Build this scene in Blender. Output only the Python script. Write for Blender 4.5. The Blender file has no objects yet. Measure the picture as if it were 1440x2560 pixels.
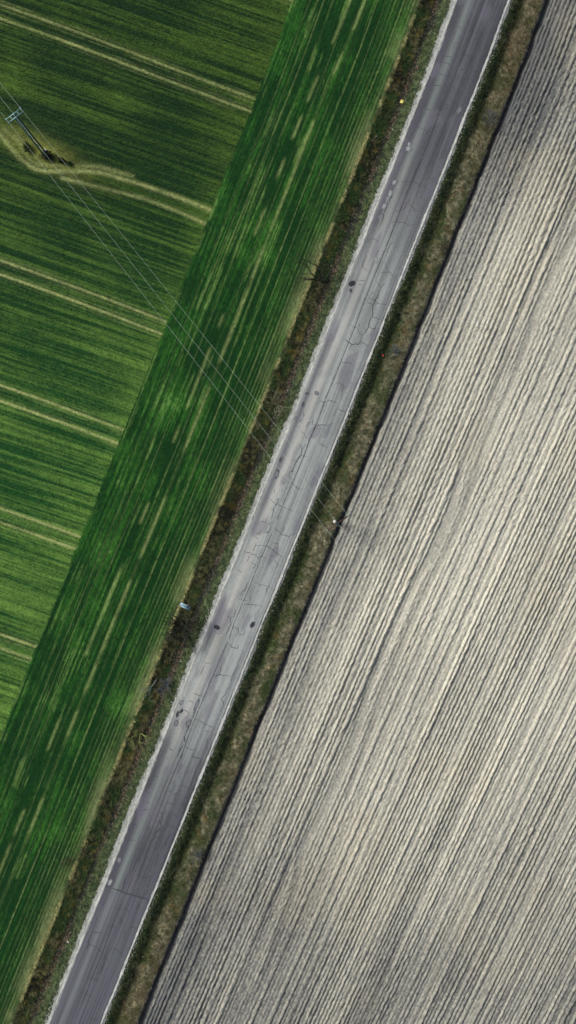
import bpy, math, random
import numpy as np

# ------------------------------------------------------------------ camera, world, sun, exposure
S = 24.0                    # ground scale: plan units (u right, v down) per metre
NX, NY, CAMH = 838.0, 1303.0, 90.0   # point straight below the drone, and its height in metres
def W(px, py, z=0.0):
    """plan point at height z -> world metres"""
    return ((px - 720.0) / S, (1280.0 - py) / S, z)
def WH(px, py, h):
    """world point at height h standing above the plan point where the lens sees it"""
    k = 1.0 - h / CAMH
    return ((NX + (px - NX) * k - 720.0) / S, (1280.0 - (NY + (py - NY) * k)) / S, h)

scene = bpy.context.scene
col = scene.collection
cd = bpy.data.cameras.new('camera')
cam = bpy.data.objects.new('camera', cd); col.objects.link(cam)
cam.location = W(NX, NY, CAMH)
cd.sensor_fit = 'VERTICAL'; cd.sensor_height = 36.0; cd.sensor_width = 20.25
cd.lens = 36.0 * CAMH / (2560.0 / S)
cd.shift_x = (720.0 - NX) / 2560.0
cd.shift_y = (NY - 1280.0) / 2560.0
cd.clip_start = 1.0; cd.clip_end = 5000.0
scene.camera = cam

SUN_TO = (0.86, -0.42)      # plan direction in which the light travels (x right, y up the picture)
SUN_EL = math.radians(40)
wd = bpy.data.worlds.new('World'); scene.world = wd; wd.use_nodes = True
nt = wd.node_tree
sky = nt.nodes.new('ShaderNodeTexSky'); sky.sky_type = 'NISHITA'; sky.sun_disc = False
sky.sun_elevation = SUN_EL
sky.sun_rotation = math.atan2(-SUN_TO[0], -SUN_TO[1])
sky.dust_density = 5.0; sky.air_density = 0.9; sky.ozone_density = 0.8
bg = nt.nodes['Background']; bg.inputs['Strength'].default_value = 0.085
nt.links.new(sky.outputs['Color'], bg.inputs['Color'])
sl = bpy.data.lights.new('sun', 'SUN'); sl.energy = 2.6; sl.angle = math.radians(22); sl.color = (1.0, 0.975, 0.94)
sun = bpy.data.objects.new('sun', sl); col.objects.link(sun)
n_ = math.hypot(*SUN_TO)
from mathutils import Vector
dv = Vector((SUN_TO[0] / n_ * math.cos(SUN_EL), SUN_TO[1] / n_ * math.cos(SUN_EL), -math.sin(SUN_EL)))
sun.rotation_euler = dv.to_track_quat('-Z', 'Y').to_euler(); sun.location = (-40, 40, 60)
scene.view_settings.view_transform = 'Standard'; scene.view_settings.look = 'None'
scene.view_settings.exposure = 0.0; scene.view_settings.gamma = 1.0

GAIN = 1.0
rng = np.random.default_rng(7)
random.seed(11)

# ------------------------------------------------------------------ helpers
def C(r, g, b):
    c = np.array([r, g, b], float) / 255.0
    return np.where(c <= 0.04045, c / 12.92, ((c + 0.055) / 1.055) ** 2.4) / GAIN
def hsh(ix, iy, seed):
    h = (ix.astype(np.int64) * 374761393 + iy.astype(np.int64) * 668265263 + seed * 1442695041) & 0xFFFFFFFF
    h = ((h ^ (h >> 13)) * 1274126177) & 0xFFFFFFFF
    h = ((h ^ (h >> 16)) * 2246822519) & 0xFFFFFFFF
    return ((h ^ (h >> 15)) & 0xFFFFFF) / float(0x1000000)
def vn(x, y, seed=0):
    x = np.asarray(x, float); y = np.asarray(y, float); x, y = np.broadcast_arrays(x, y)
    ix = np.floor(x); iy = np.floor(y); fx = x - ix; fy = y - iy
    fx = fx * fx * (3 - 2 * fx); fy = fy * fy * (3 - 2 * fy)
    a = hsh(ix, iy, seed); b = hsh(ix + 1, iy, seed); c = hsh(ix, iy + 1, seed); d = hsh(ix + 1, iy + 1, seed)
    return (a + (b - a) * fx) * (1 - fy) + (c + (d - c) * fx) * fy
def fbm(x, y, o=3, seed=0):
    t = 0; a = 1; s = 0
    for k in range(o):
        t = t + a * vn(x * 2 ** k + 17.3 * k, y * 2 ** k - 9.1 * k, seed + k); s += a; a *= 0.5
    return t / s
def sst(a, b, x):
    t = np.clip((x - a) / (b - a), 0, 1); return t * t * (3 - 2 * t)
def mix(a, b, t):
    t = np.asarray(t)[..., None]; return a * (1 - t) + b * t
def gauss(x, w):
    return np.exp(-(x / w) ** 2)
def pdist(px, py, pts):
    """distance to a polyline"""
    d = np.full(px.shape, 1e9)
    for (x0, y0), (x1, y1) in zip(pts[:-1], pts[1:]):
        vx, vy = x1 - x0, y1 - y0
        t = np.clip(((px - x0) * vx + (py - y0) * vy) / (vx * vx + vy * vy), 0, 1)
        d = np.minimum(d, np.hypot(px - x0 - t * vx, py - y0 - t * vy))
    return d
# road centre line, plan u as a function of plan v (slightly bent)
_cy = np.array([-700, 0, 150, 560, 1000, 1400, 1640, 2100, 2560, 3300.])
_cx = np.array([1478, 1206, 1153, 990, 815.5, 654, 556.5, 372, 187, -110.])
_fy = np.linspace(-600, 3200, 400); _fx = np.interp(_fy, _cy, _cx)
for _ in range(60):
    _fx[1:-1] = (_fx[:-2] + 2 * _fx[1:-1] + _fx[2:]) / 4
def cx(y):
    return np.interp(y, _fy, _fx)
# height of the land across the road
_zd = np.array([-4000, -170, -160, -153, -140, -119, -110, -97, -86, -80, -62, 62, 74, 80, 99, 106, 118, 131, 146, 152, 158, 165, 171, 4000.])
_zz = np.array([0, 0.0, 0.03, -0.08, -0.36, -0.70, -0.64, -0.30, 0.10, 0.2, 0.24, 0.24, 0.2, 0.12, -0.40, -0.40, -0.10, 0.20, 0.30, 0.24, -0.34, -0.36, -0.10, 0.0])
def zb(dx, y):
    w = 5 * (vn(y / 60, 0 * y, 3) - 0.5) * sst(-100, -150, dx) + (4 * (vn(y / 12, 0 * y, 6) - .5) + 5 * (vn(y / 130, 0 * y, 7) - .5)) * sst(120, 145, dx) * sst(220, 170, dx) + 7 * (vn(y / 45, 0 * y, 5) - .5) * sst(100, 140, dx) * sst(220, 170, dx)
    return np.interp(dx + w, _zd, _zz)

def mat(name, detail=6.0, amt=0.35, rough=0.92, bump=0.0, bscale=12.0, spec=0.2, aniso=None):
    m = bpy.data.materials.new(name); m.use_nodes = True; t = m.node_tree
    p = t.nodes['Principled BSDF']; p.inputs['Roughness'].default_value = rough; p.inputs['Specular IOR Level'].default_value = spec
    a = t.nodes.new('ShaderNodeAttribute'); a.attribute_name = 'Col'
    co = t.nodes.new('ShaderNodeTexCoord'); n = t.nodes.new('ShaderNodeTexNoise')
    n.inputs['Scale'].default_value = detail; n.inputs['Detail'].default_value = 4; n.inputs['Roughness'].default_value = 0.65
    t.links.new(co.outputs['Object'], n.inputs['Vector'])
    r = t.nodes.new('ShaderNodeMapRange'); r.inputs['From Min'].default_value = 0.3; r.inputs['From Max'].default_value = 0.7
    r.inputs['To Min'].default_value = 1 - amt; r.inputs['To Max'].default_value = 1 + amt
    t.links.new(n.outputs['Fac'], r.inputs['Value'])
    v = t.nodes.new('ShaderNodeVectorMath'); v.operation = 'SCALE'
    t.links.new(a.outputs['Color'], v.inputs[0]); t.links.new(r.outputs['Result'], v.inputs['Scale'])
    t.links.new(v.outputs['Vector'], p.inputs['Base Color'])
    if bump:
        b = t.nodes.new('ShaderNodeBump'); b.inputs['Strength'].default_value = bump; b.inputs['Distance'].default_value = 0.05
        n2 = t.nodes.new('ShaderNodeTexNoise'); n2.inputs['Scale'].default_value = bscale; n2.inputs['Detail'].default_value = 5
        t.links.new(co.outputs['Object'], n2.inputs['Vector']); t.links.new(n2.outputs['Fac'], b.inputs['Height'])
        t.links.new(b.outputs['Normal'], p.inputs['Normal'])
    return m
def flat_mat(name, rgb, rough=0.6, metal=0.0, noise=0.25, scale=20.0):
    m = bpy.data.materials.new(name); m.use_nodes = True; t = m.node_tree
    p = t.nodes['Principled BSDF']; p.inputs['Roughness'].default_value = rough; p.inputs['Metallic'].default_value = metal
    n = t.nodes.new('ShaderNodeTexNoise'); n.inputs['Scale'].default_value = scale; n.inputs['Detail'].default_value = 4
    co = t.nodes.new('ShaderNodeTexCoord'); t.links.new(co.outputs['Object'], n.inputs['Vector'])
    r = t.nodes.new('ShaderNodeMapRange'); r.inputs['From Min'].default_value = 0.3; r.inputs['From Max'].default_value = 0.7
    r.inputs['To Min'].default_value = 1 - noise; r.inputs['To Max'].default_value = 1 + noise
    t.links.new(n.outputs['Fac'], r.inputs['Value'])
    v = t.nodes.new('ShaderNodeVectorMath'); v.operation = 'SCALE'; v.inputs[0].default_value = tuple(rgb)
    t.links.new(r.outputs['Result'], v.inputs['Scale']); t.links.new(v.outputs['Vector'], p.inputs['Base Color'])
    return m

def mesh_np(name, co, faces, colr=None, material=None, smooth=False, parent=None):
    """co (n,3), faces (m,k) -> one mesh object"""
    co = np.ascontiguousarray(co, np.float32); faces = np.ascontiguousarray(faces, np.int32); m, k = faces.shape
    me = bpy.data.meshes.new(name)
    me.vertices.add(len(co)); me.vertices.foreach_set('co', co.ravel())
    me.loops.add(m * k); me.loops.foreach_set('vertex_index', faces.ravel())
    me.polygons.add(m); me.polygons.foreach_set('loop_start', np.arange(0, m * k, k, dtype=np.int32))
    if smooth: me.polygons.foreach_set('use_smooth', np.ones(m, bool))
    me.update(calc_edges=True)
    if colr is not None:
        a = me.attributes.new('Col', 'FLOAT_COLOR', 'POINT')
        c4 = np.ones((len(co), 4), np.float32); c4[:, :3] = np.clip(colr, 0, 0.9); a.data.foreach_set('color', c4.ravel())
    if material: me.materials.append(material)
    o = bpy.data.objects.new(name, me); col.objects.link(o)
    if parent is not None: o.parent = parent
    return o
def tag(o, label=None, cat=None, group=None, kind=None):
    if label: o['label'] = label
    if cat: o['category'] = cat
    if group: o['group'] = group
    if kind: o['kind'] = kind
    return o
def empty(name, loc, label, cat, group=None):
    o = bpy.data.objects.new(name, None); col.objects.link(o); o.location = loc; o.empty_display_size = 0.3
    return tag(o, label, cat, group)
def grid(name, PX, PY, Z, colr, material, keep=None, smooth=True):
    ny, nx = PX.shape
    idx = np.arange(ny * nx).reshape(ny, nx)
    f = np.stack([idx[:-1, :-1], idx[1:, :-1], idx[1:, 1:], idx[:-1, 1:]], -1).reshape(-1, 4)
    if keep is not None:
        kq = (keep[:-1, :-1] & keep[1:, :-1] & keep[1:, 1:] & keep[:-1, 1:]).ravel(); f = f[kq]
    used = np.zeros(ny * nx, bool); used[f.ravel()] = True
    re = np.cumsum(used) - 1
    co = np.stack([(PX.ravel() - 720) / S, (1280 - PY.ravel()) / S, Z.ravel()], -1)[used]
    return mesh_np(name, co, re[f], colr.reshape(-1, 3)[used], material, smooth)

# ------------------------------------------------------------------ colours of the crop
STRAW = C(166, 176, 112)
ISL_A = [(-40, 285), (0, 337), (50, 397), (82, 420), (110, 428), (212, 428), (250, 431), (360, 463), (440, 491), (531, 527)]
ISL_B = [(155, 445), (225, 462), (360, 496), (440, 526), (517, 560)]
ISL_C = [(10, 325), (45, 350), (70, 395), (90, 412), (150, 412), (250, 417), (330, 440)]
def crop_colour(x, y, head=None):
    dx = x - cx(y)
    # ---- main field, sown across
    r = y - 0.352 * x + 8 * (vn(x / 260, y / 300, 40) - .5)
    fine = vn(r / 3.0, x / 200, 41); mid = vn(r / 8, x / 300, 42); wide = vn(r / 40, x / 500, 43)
    broad = fbm(x / 190, y / 170, 3, 44)
    low = sst(250, 1250, y)
    a = mix(C(20, 52, 22), C(24, 74, 30), low); b = mix(C(84, 114, 42), C(114, 154, 68), low)  # upper field darker: olive crop tone plus vignette shading put into the colour
    speck = vn(x / 3.4, y / 3.4, 50)
    f = 0.10 + 0.75 * (fine - .42) + 0.5 * (mid - .44) + 0.24 * (wide - .45) + 0.5 * (broad - .44) + 0.30 * (speck - .5)
    for (bx, by, br, bv) in [(30, 180, 70, .35), (290, 250, 70, .25), (330, 20, 60, .1), (500, 590, 70, .22), (90, 900, 160, -.12), (110, 130, 60, -.12), (420, 330, 80, -.12), (60, 1480, 100, .15), (260, 720, 90, .08), (120, 560, 120, -.08)]:
        f = f + bv * gauss(np.hypot(x - bx, y - by), br)
    f = f + 0.16 * sst(-560, -475, dx)
    main = mix(a, b, np.clip(f, 0, 1))
    tram = np.zeros_like(x)
    for k, y0 in enumerate([15, 50, 655, 690, 967, 1006, 1275, 1310, 1590, 1625, 1902, 1938, -298, -263]):
        amp = [.75, .95, .85, 1, 1.1, 1.1, 1.1, 1.1, 1.1, .9, .9, .9, .9, .9][k]
        q = y - y0 - 0.356 * x + 5 * np.sin(x / 170.0 + 1.0)
        tram = np.maximum(tram, amp * gauss(q, 3.6) * (0.6 + 0.5 * vn(x / 60, y0 + 0 * x, 46)))
        tram = np.maximum(tram, 0.3 * gauss(q - 11, 1.8) * vn(x / 50, y0 + 0 * x, 47)); tram = np.maximum(tram, 0.3 * gauss(q + 10, 1.8) * vn(x / 50, y0 + 9 + 0 * x, 47))
    for P, wdt, amp in ((ISL_A, 5.5, .85), (ISL_B, 5.0, .7), (ISL_C, 6.0, .55)):
        tram = np.maximum(tram, amp * gauss(pdist(x, y, P), wdt) * (0.55 + .6 * vn(x / 25, y / 25, 48)))
    isl = gauss((x - 105) * .8 + (y - 372) * -.35, 60) * gauss((y - 378) - 0.42 * (x - 105), 34)
    main = mix(main, C(132, 138, 68), np.clip(1.1 * isl * (0.4 + fbm(x / 10, y / 10, 2, 49)), 0, .95))
    main = mix(main, STRAW, np.clip(tram * (0.65 + .6 * speck), 0, 1))
    # ---- headland strip, sown along the road
    dw = dx + 5 * (vn(y / 300, dx / 200, 60) - .5)
    fine = vn(dw / 3.0, y / 150, 61); mid = vn(dw / 8, y / 160, 62); wide = vn(dw / 30, y / 170, 63)
    broad = fbm(x / 62, y / 80, 3, 64)
    bare = fbm(dw / 26, y / 75, 2, 65)
    f = 0.0 + 0.85 * (fine - .45) + 0.2 * (mid - .42) + 0.12 * (wide - .47) + 1.05 * (broad - .45) + 0.5 * (speck - .5)
    for (bx, by, br, bv) in [(700, 370, 60, -.22), (800, 180, 70, -.2), (520, 900, 55, -.28), (590, 960, 50, -.2), (440, 1010, 50, .18), (480, 1130, 50, -.12), (600, 820, 40, .18), (380, 1000, 40, .08),
                             (330, 1290, 50, -.2), (370, 1360, 60, -.18), (60, 2250, 180, -.24), (30, 2500, 180, -.32), (900, 40, 140, -.12), (200, 1500, 60, .12), (720, 560, 50, .12), (250, 1800, 80, -.14), (60, 1900, 120, -.12), (640, 620, 40, .14), (930, 60, 60, -.1)]:  # wide dark patches at top and lower left paint vignette shading into crop
        f = f + bv * gauss(np.hypot(x - bx, y - by), br)
    hd = mix(C(13, 58, 20), C(58, 118, 38), np.clip(f, 0, 1))
    clus = sst(.56, .72, bare) * sst(.5, .8, fine) * sst(-250, -300, dx)
    hd = mix(hd, C(128, 158, 86), np.clip(.42 * clus * (.4 + speck), 0, .5))
    hd = mix(hd, C(118, 158, 84), np.clip((f - .62) * 1.5, 0, .7))
    seg = sst(.40, .62, vn(y / 48 + 3.3, 0 * y, 66)); seg2 = sst(.36, .6, vn(y / 55 + 8.1, 0 * y, 67))
    top = sst(250, 0, y) * 12
    st = np.maximum(.5 * gauss(dw + 342 - top, 4.0) * seg, .58 * gauss(dw + 306 - top, 4.4) * (.2 + .8 * seg2))
    for k, (d0, wdt, amp) in enumerate([(-262, 1.6, .55), (-240, 1.3, .35), (-228, 1.2, .3), (-217, 1.4, .42), (-207, 1.2, .3), (-196, 1.6, .5), (-187, 1.4, .35), (-178, 1.6, .45), (-170, 1.8, .45), (-285, 1.2, .2), (-372, 1.4, .28), (-395, 1.5, .34), (-410, 1.5, .28), (-430, 1.4, .22), (-328, 1.3, .25)]):
        st = np.maximum(st, amp * gauss(dw - d0, wdt) * (.25 + .95 * vn(y / 70, 0 * y + d0, 68)))
    st = st * (0.55 + .7 * speck)
    hd = mix(hd, mix(STRAW, C(130, 165, 92), .35 + 0 * st), np.clip(st, 0, 1))
    thin = sst(-205, -160, dx) * sst(.35, .75, fbm(x / 60, y / 110, 3, 69)) + .35 * sst(-180, -158, dx)
    hd = mix(hd, C(128, 138, 92), np.clip(.75 * thin * (.5 + .7 * vn(dw / 3, y / 9, 70)), 0, .8))
    out = hd if head else np.where((dx < -474)[..., None], main, hd)
    edge = gauss(dx + 158, 3.0) * (.15 + 1.0 * sst(.3, .75, vn(y / 26, 0 * y, 72)))
    return mix(out, C(204, 200, 148), np.clip(1.15 * edge, 0, .95))

# ------------------------------------------------------------------ the land
M_crop = mat('crop_ground', 9.0, 0.38, bump=0.4, bscale=7)
M_soil = mat('tilled_soil', 9.0, 0.28, bump=1.0, bscale=11)
M_verge = mat('verge_soil', 8.0, 0.45, bump=0.6, bscale=8)
M_road = mat('worn_asphalt', 14.0, 0.13, rough=0.85, bump=0.15, bscale=40)
M_gravel = mat('limestone_gravel', 10.0, 0.30, bump=0.7, bscale=14)
M_blade = mat('grass_blades', 2.0, 0.15, rough=0.75, spec=0.25)
M_stone = mat('stones', 30.0, 0.2)

g = 2500.0
tag(mesh_np('ground', np.array([(-g, -g, -1.5), (g, -g, -1.5), (g, g, -1.5), (-g, g, -1.5)]), np.array([[0, 1, 2, 3]]), np.tile(C(70, 95, 50), (4, 1)), M_crop), kind='structure')

# crop field: the main part follows the cross rows, the headland follows the road
xg = np.arange(-250, 1180, 6.0); rg = np.arange(-640, 2420, 2.3)
X, R_ = np.meshgrid(xg, rg); Y = R_ + 0.352 * X; D = X - cx(Y)
Z = 0.05 * (fbm(X / 14, Y / 14, 2, 80) - .5) - .035
tag(grid('crop_field', X, Y, Z, crop_colour(X, Y), M_crop, keep=(D < -466) & (Y > -240) & (Y < 2800)), kind='structure')
d = np.arange(-476, -153, 2.2); y = np.arange(-240, 2800, 6.0)
D, Y = np.meshgrid(d, y)
D[:, 0] += 3.0 * (vn(Y[:, 0] / 7, 0 * y, 71) - .5) + 3.0 * (vn(Y[:, 0] / 60, 0 * y, 74) - .5)
X = cx(Y) + D
Z = zb(D, Y) + 0.05 * (fbm(X / 14, Y / 14, 2, 80) - .5)
tag(grid('crop_headland', X, Y, Z, crop_colour(X, Y, True), M_crop, keep=(X > -245)), kind='structure')

# verges and ditch
def verge_colour(dx, x, y):
    n1 = fbm(x / 7, y / 7, 2, 90); n2 = fbm(x / 60, y / 80, 2, 91); n3 = vn(x / 3, y / 3, 92)
    bank = mix(C(54, 58, 40), C(142, 138, 92), np.clip(1.9 * (n1 - .34) + 1.5 * (n2 - .5) + .5 * (n3 - .5), 0, 1))
    bank = mix(bank, C(66, 96, 50), np.clip(2.6 * (fbm(x / 26, y / 40, 2, 93) - .36), 0, .8))
    bank = mix(bank, C(150, 130, 60), np.clip(3 * (fbm(x / 12, y / 12, 2, 97) - .66), 0, .5))
    litter = mix(C(46, 54, 44), C(112, 106, 90), np.clip(2.2 * (n3 - .55), 0, 1))
    grn = mix(C(46, 62, 40), C(92, 104, 70), np.clip(1.3 * (n1 - .2) + .5 * (n3 - .5), 0, 1))
    L = mix(bank, litter, sst(-126, -116, dx + 6 * (n2 - .5)))
    L = mix(L, grn, sst(-110, -100, dx + 14 * (n1 - .5) + 18 * (vn(x / 60, y / 60, 98) - .5)))
    gr2 = mix(C(46, 62, 40), C(92, 102, 66), np.clip(1.3 * (n1 - .2) + .6 * (n3 - .5), 0, 1))
    dry = mix(C(84, 88, 64), C(168, 164, 134), np.clip(1.3 * (n1 - .25) + .7 * (n3 - .5), 0, 1))
    dry = mix(dry, C(66, 84, 44), np.clip(2.8 * (fbm(x / 22, y / 30, 2, 94) - .47) + .5 * sst(125, 105, dx), 0, .85))
    dry = mix(dry, C(124, 104, 64), np.clip(3 * (fbm(x / 11, y / 11, 2, 95) - .64), 0, .5))
    dry = mix(dry, C(112, 96, 70), .6 * sst(500, 100, y) * n2 + .5 * sst(2100, 2400, y) * n2)
    R = mix(gr2, dry, sst(86, 116, dx + 16 * (n1 - .5) + 18 * (vn(x / 50, y / 50, 99) - .5)))
    furrow = mix(C(62, 62, 60), C(104, 102, 96), n1)
    R = mix(R, furrow, sst(149, 153, dx + 4 * (n1 - .5)))
    return np.where((dx < 0)[..., None], L, R)
for nm, d0, d1 in (('roadside_ditch', -160, -58), ('roadside_verge', 58, 176)):
    d = np.arange(d0, d1 + .1, 2.0); y = np.arange(-240, 2800, 4.0)
    D, Y = np.meshgrid(d, y); X = cx(Y) + D
    Z = zb(D, Y) + 0.10 * (fbm(X / 9, Y / 9, 3, 82) - .5) * sst(66, 90, np.abs(D)) - 0.02
    tag(grid(nm, X, Y, Z, verge_colour(D, X, Y), M_verge), kind='structure')

# ploughed field: ridges fan out slightly away from the road
TRK_A = [(1475, 410), (1395, 582), (1350, 661), (1305, 777), (1237, 972), (1185, 1074), (1159, 1145), (1128, 1271), (1086, 1375), (1043, 1445), (996, 1540), (968, 1601), (925, 1710), (889, 1840), (849, 1938), (800, 2040), (756, 2120), (738, 2222), (702, 2324), (662, 2431), (609, 2529), (520, 2760)]
TRK_B = [(1500, 470), (1432, 590), (1384, 684), (1340, 780), (1275, 972), (1222, 1090), (1160, 1275), (1122, 1375), (1074, 1460), (1030, 1560), (995, 1640), (955, 1740), (915, 1860), (870, 1990)]
def row_coord(dx, y):
    return dx / (1 - 8.2e-5 * (y - 1280))
edges = [0.0]; amps = []; shp = []
while edges[-1] < 1700:
    u = random.random()
    if u < .82: w_ = random.uniform(9.5, 12.5)
    else: w_ = random.uniform(13, 19)
    edges.append(edges[-1] + w_); amps.append(random.choice([.06, .10, .13, .15, .19]) * (0.75 if w_ > 16 else 1)); shp.append(random.uniform(.32, .6))
edges = np.array(edges); amps = np.array(amps); shp = np.array(shp)
def plough(dx, x, y):
    w = row_coord(dx, y) + 1.0 * (vn(dx / 200, y / 240, 100) - .5) + 0.5 * (vn(dx / 12, y / 26, 101) - .5) + .9 * (vn(dx / 5, y / 6, 107) - .5)
    k = np.clip(np.searchsorted(edges, w, side='right') - 1, 0, len(amps) - 1)
    t = (w - edges[k]) / (edges[k + 1] - edges[k])
    s = shp[k]
    tt = np.where(t < s, t / s * .5, .5 + (t - s) / (1 - s) * .5)
    prof = np.sin(np.pi * np.clip(tt, 0, 1)) ** .75
    along = 0.75 + .5 * vn(k * 3.7, y / 140, 102) * (.6 + .8 * vn(k * 1.3, y / 9, 103))
    band = .62 + .58 * vn(dx / 40, y / 900, 111) - .12 * gauss(dx - 290, 110)
    lump = .72 + .55 * vn(k * 5.3 + w / 30, (y + 2 * w) / 6.5, 112)
    z = amps[k] * prof * along * lump * np.clip(band, .3, 1.2) * 1.55
    dt = np.minimum(pdist(x, y, TRK_A), pdist(x, y, TRK_B) + 1.5)
    tk = sst(13, 5, dt)
    clod = fbm(w / 4.2, (y + .7 * w) / 6.0, 2, 104) - .5
    rough = .75 + .5 * sst(.35, .7, fbm(dx / 60, y / 120, 2, 108))
    z = z * (1 - .5 * tk) + 0.14 * clod * rough * (1 - .7 * tk) - 0.035 * tk + 0.02 * np.exp(-((dt - 15) / 4.5) ** 2)
    z = z + .03 * (fbm(x / 40, y / 40, 2, 109) - .5)
    # lugs pressed in the tyre track
    z = z + tk * 0.02 * np.sin(y / 1.9 + np.abs(dt) * .5) * sst(.45, .6, vn(y / 120, 0 * y, 110))
    return z, w, tk
PLZ = {}
d = np.arange(163, 1560, 2.0); y = np.arange(-240, 2800, 3.3)
D, Y = np.meshgrid(d, y); X = cx(Y) + D
Z, Wc, TK = plough(D, X, Y)
Z = Z * sst(160, 176, D) + zb(D, Y) - .01
n1 = fbm(D / 45, Y / 420, 3, 120); n2 = .65 * vn(Wc / 7, Y / 520, 121) + .35 * vn(Wc / 4, Y / 120, 124); n3 = vn(X / 3.2, Y / 3.2, 122); n4 = fbm(X / 260, Y / 300, 2, 123)
wet_vig = .3 * (n1 - .42) + .42 * (n2 - .48) + .45 * (n3 - .5) + .3 * (n4 - .45) + .26 * sst(330, 175, D) + .13 * TK + .30  # soil dampness; vignette shading is added to it below
for (bx, by, br, bv) in [(1370, 60, 380, .46), (1250, 330, 160, .16), (600, 2200, 240, .24), (880, 2580, 330, .36), (1430, 2500, 300, .4), (400, 2600, 200, .3), (1440, 600, 120, .08), (1150, 1420, 230, -.16), (1340, 1050, 200, -.12), (1250, 1800, 250, -.06)]:  # broad patches paint a vignette: corners darkened, middle lightened
    wet_vig = wet_vig + bv * gauss(np.hypot(X - bx, Y - by), br)
pc = mix(C(214, 212, 194), C(100, 102, 100), np.clip(wet_vig, 0, 1))
pc = mix(pc, C(104, 110, 112), np.clip(.35 * sst(330, 190, D) * sst(.52, .72, fbm(Wc / 16, Y / 90, 2, 125)), 0, .6))
pc = mix(pc, C(182, 174, 150), .2 * sst(.5, .75, fbm(X / 130, Y / 160, 2, 126)))
pf = tag(grid('ploughed_field', X, Y, Z, pc, M_soil, keep=(X < 1690), smooth=False), kind='structure')

# gravel shoulders, ragged on the grass side
for sgn, o_in, o_out in ((-1, 60, 78), (1, 60, 73)):
    d = np.arange(o_in, o_out + 14, 1.5); y = np.arange(-240, 2800, 2.6)
    D, Y = np.meshgrid(d, y)
    lim = o_out + 9 * (vn(Y / 110, 0 * Y, 130 + sgn) - .5) + 4.5 * (vn(Y / 16, 0 * Y, 132 + sgn) - .5) + 6.5 * (vn(Y / 4.2, D / 4, 134 + sgn) - .5)
    X = cx(Y) + sgn * D; Z = zb(sgn * D, Y) + 0.02 + .03 * (fbm(X / 4, Y / 4, 2, 136) - .5)
    c = mix(C(158, 164, 160), C(216, 218, 210), np.clip(1.6 * (fbm(X / 3.2, Y / 3.2, 2, 137) - .3), 0, 1))
    c = mix(c, C(110, 118, 108), np.clip(.9 * sst(o_out - 7, o_out + 4, D) * vn(X / 4, Y / 4, 138) + .5 * sst(.6, .8, vn(X / 6, Y / 20, 139)), 0, .8))
    c = mix(c, C(120, 126, 128), (.55 if sgn > 0 else .12) * sst(68, 72, D))
    o = grid('gravel_shoulder', X[:, ::sgn], Y[:, ::sgn], Z[:, ::sgn], c[:, ::sgn], M_gravel, keep=(D < lim)[:, ::sgn]); tag(o, kind='structure')

# the road
d = np.arange(-64, 64.1, 1.6); y = np.arange(-240, 2800, 3.2)
D, Y = np.meshgrid(d, y); X = cx(Y) + D
edge = 62.0 + 1.2 * (vn(Y / 40, np.sign(D), 140) - .5) + 1.3 * (vn(Y / 7, np.sign(D), 141) - .5)
D2 = np.clip(D, -edge, edge); X = cx(Y) + D2
def zroad(dx): return 0.285 + 0.07 * (1 - (dx / 62.0) ** 2)
Z = zroad(D2) - .09 * (np.abs(D) > 63.2)
st = fbm(D2 / 3.2, Y / 170, 2, 142); st2 = vn(D2 / 9, Y / 320, 143); b = fbm(X / 45, Y / 60, 3, 144)
mid_vig = sst(250, 900, Y + 220 * (vn(D / 50, Y / 200, 145) - .5)) * sst(2080, 1650, Y + 200 * (vn(D / 50, Y / 160, 146) - .5))  # pale middle, dark road ends: vignette falloff painted into the asphalt colour
base = mix(C(76, 78, 86), C(156, 163, 160), .06 + .88 * mid_vig)
c = mix(base * .74, base * 1.2, np.clip(.5 + 1.5 * (st - .5) + .9 * (st2 - .5) + .8 * (b - .5) + .5 * (vn(X / 3, Y / 3, 153) - .5), 0, 1))
trk = gauss(D2 + 32 + 4 * (vn(Y / 160, 0 * Y, 147) - .5), 9.5)
c = mix(c, mix(C(140, 150, 146), C(188, 186, 180), mid_vig), .62 * trk * (.6 + .6 * vn(D2 / 3, Y / 90, 148)))
trk2 = gauss(D2 - 14, 5) + .8 * gauss(D2 - 42, 6) + .8 * gauss(D2 + 9, 4)
c = mix(c, C(176, 182, 184), .16 * np.clip(trk2, 0, 1) * vn(D2 / 4, Y / 120, 149))
c = mix(c, C(86, 85, 96), .7 * gauss(D2 + 52, 7) * sst(.25, .6, vn(Y / 130, 0 * Y, 150)))
c = mix(c, C(104, 102, 114), .34 * gauss(D2 - 52, 7) * sst(.4, .7, vn(Y / 110, 0 * Y, 151)))
c = mix(c, C(112, 110, 122), .5 * sst(.60, .75, fbm(D2 / 26, Y / 60, 2, 152)))
# newer surface below the cross joint
seam = 2232 + .28 * D2
c = mix(c, mix(C(78, 80, 90), C(112, 116, 122), np.clip(.5 + 1.3 * (st - .5) + .5 * trk, 0, 1)), .75 * (Y > seam))
road = tag(grid('road', X, Y, Z, c, M_road), kind='structure')

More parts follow.
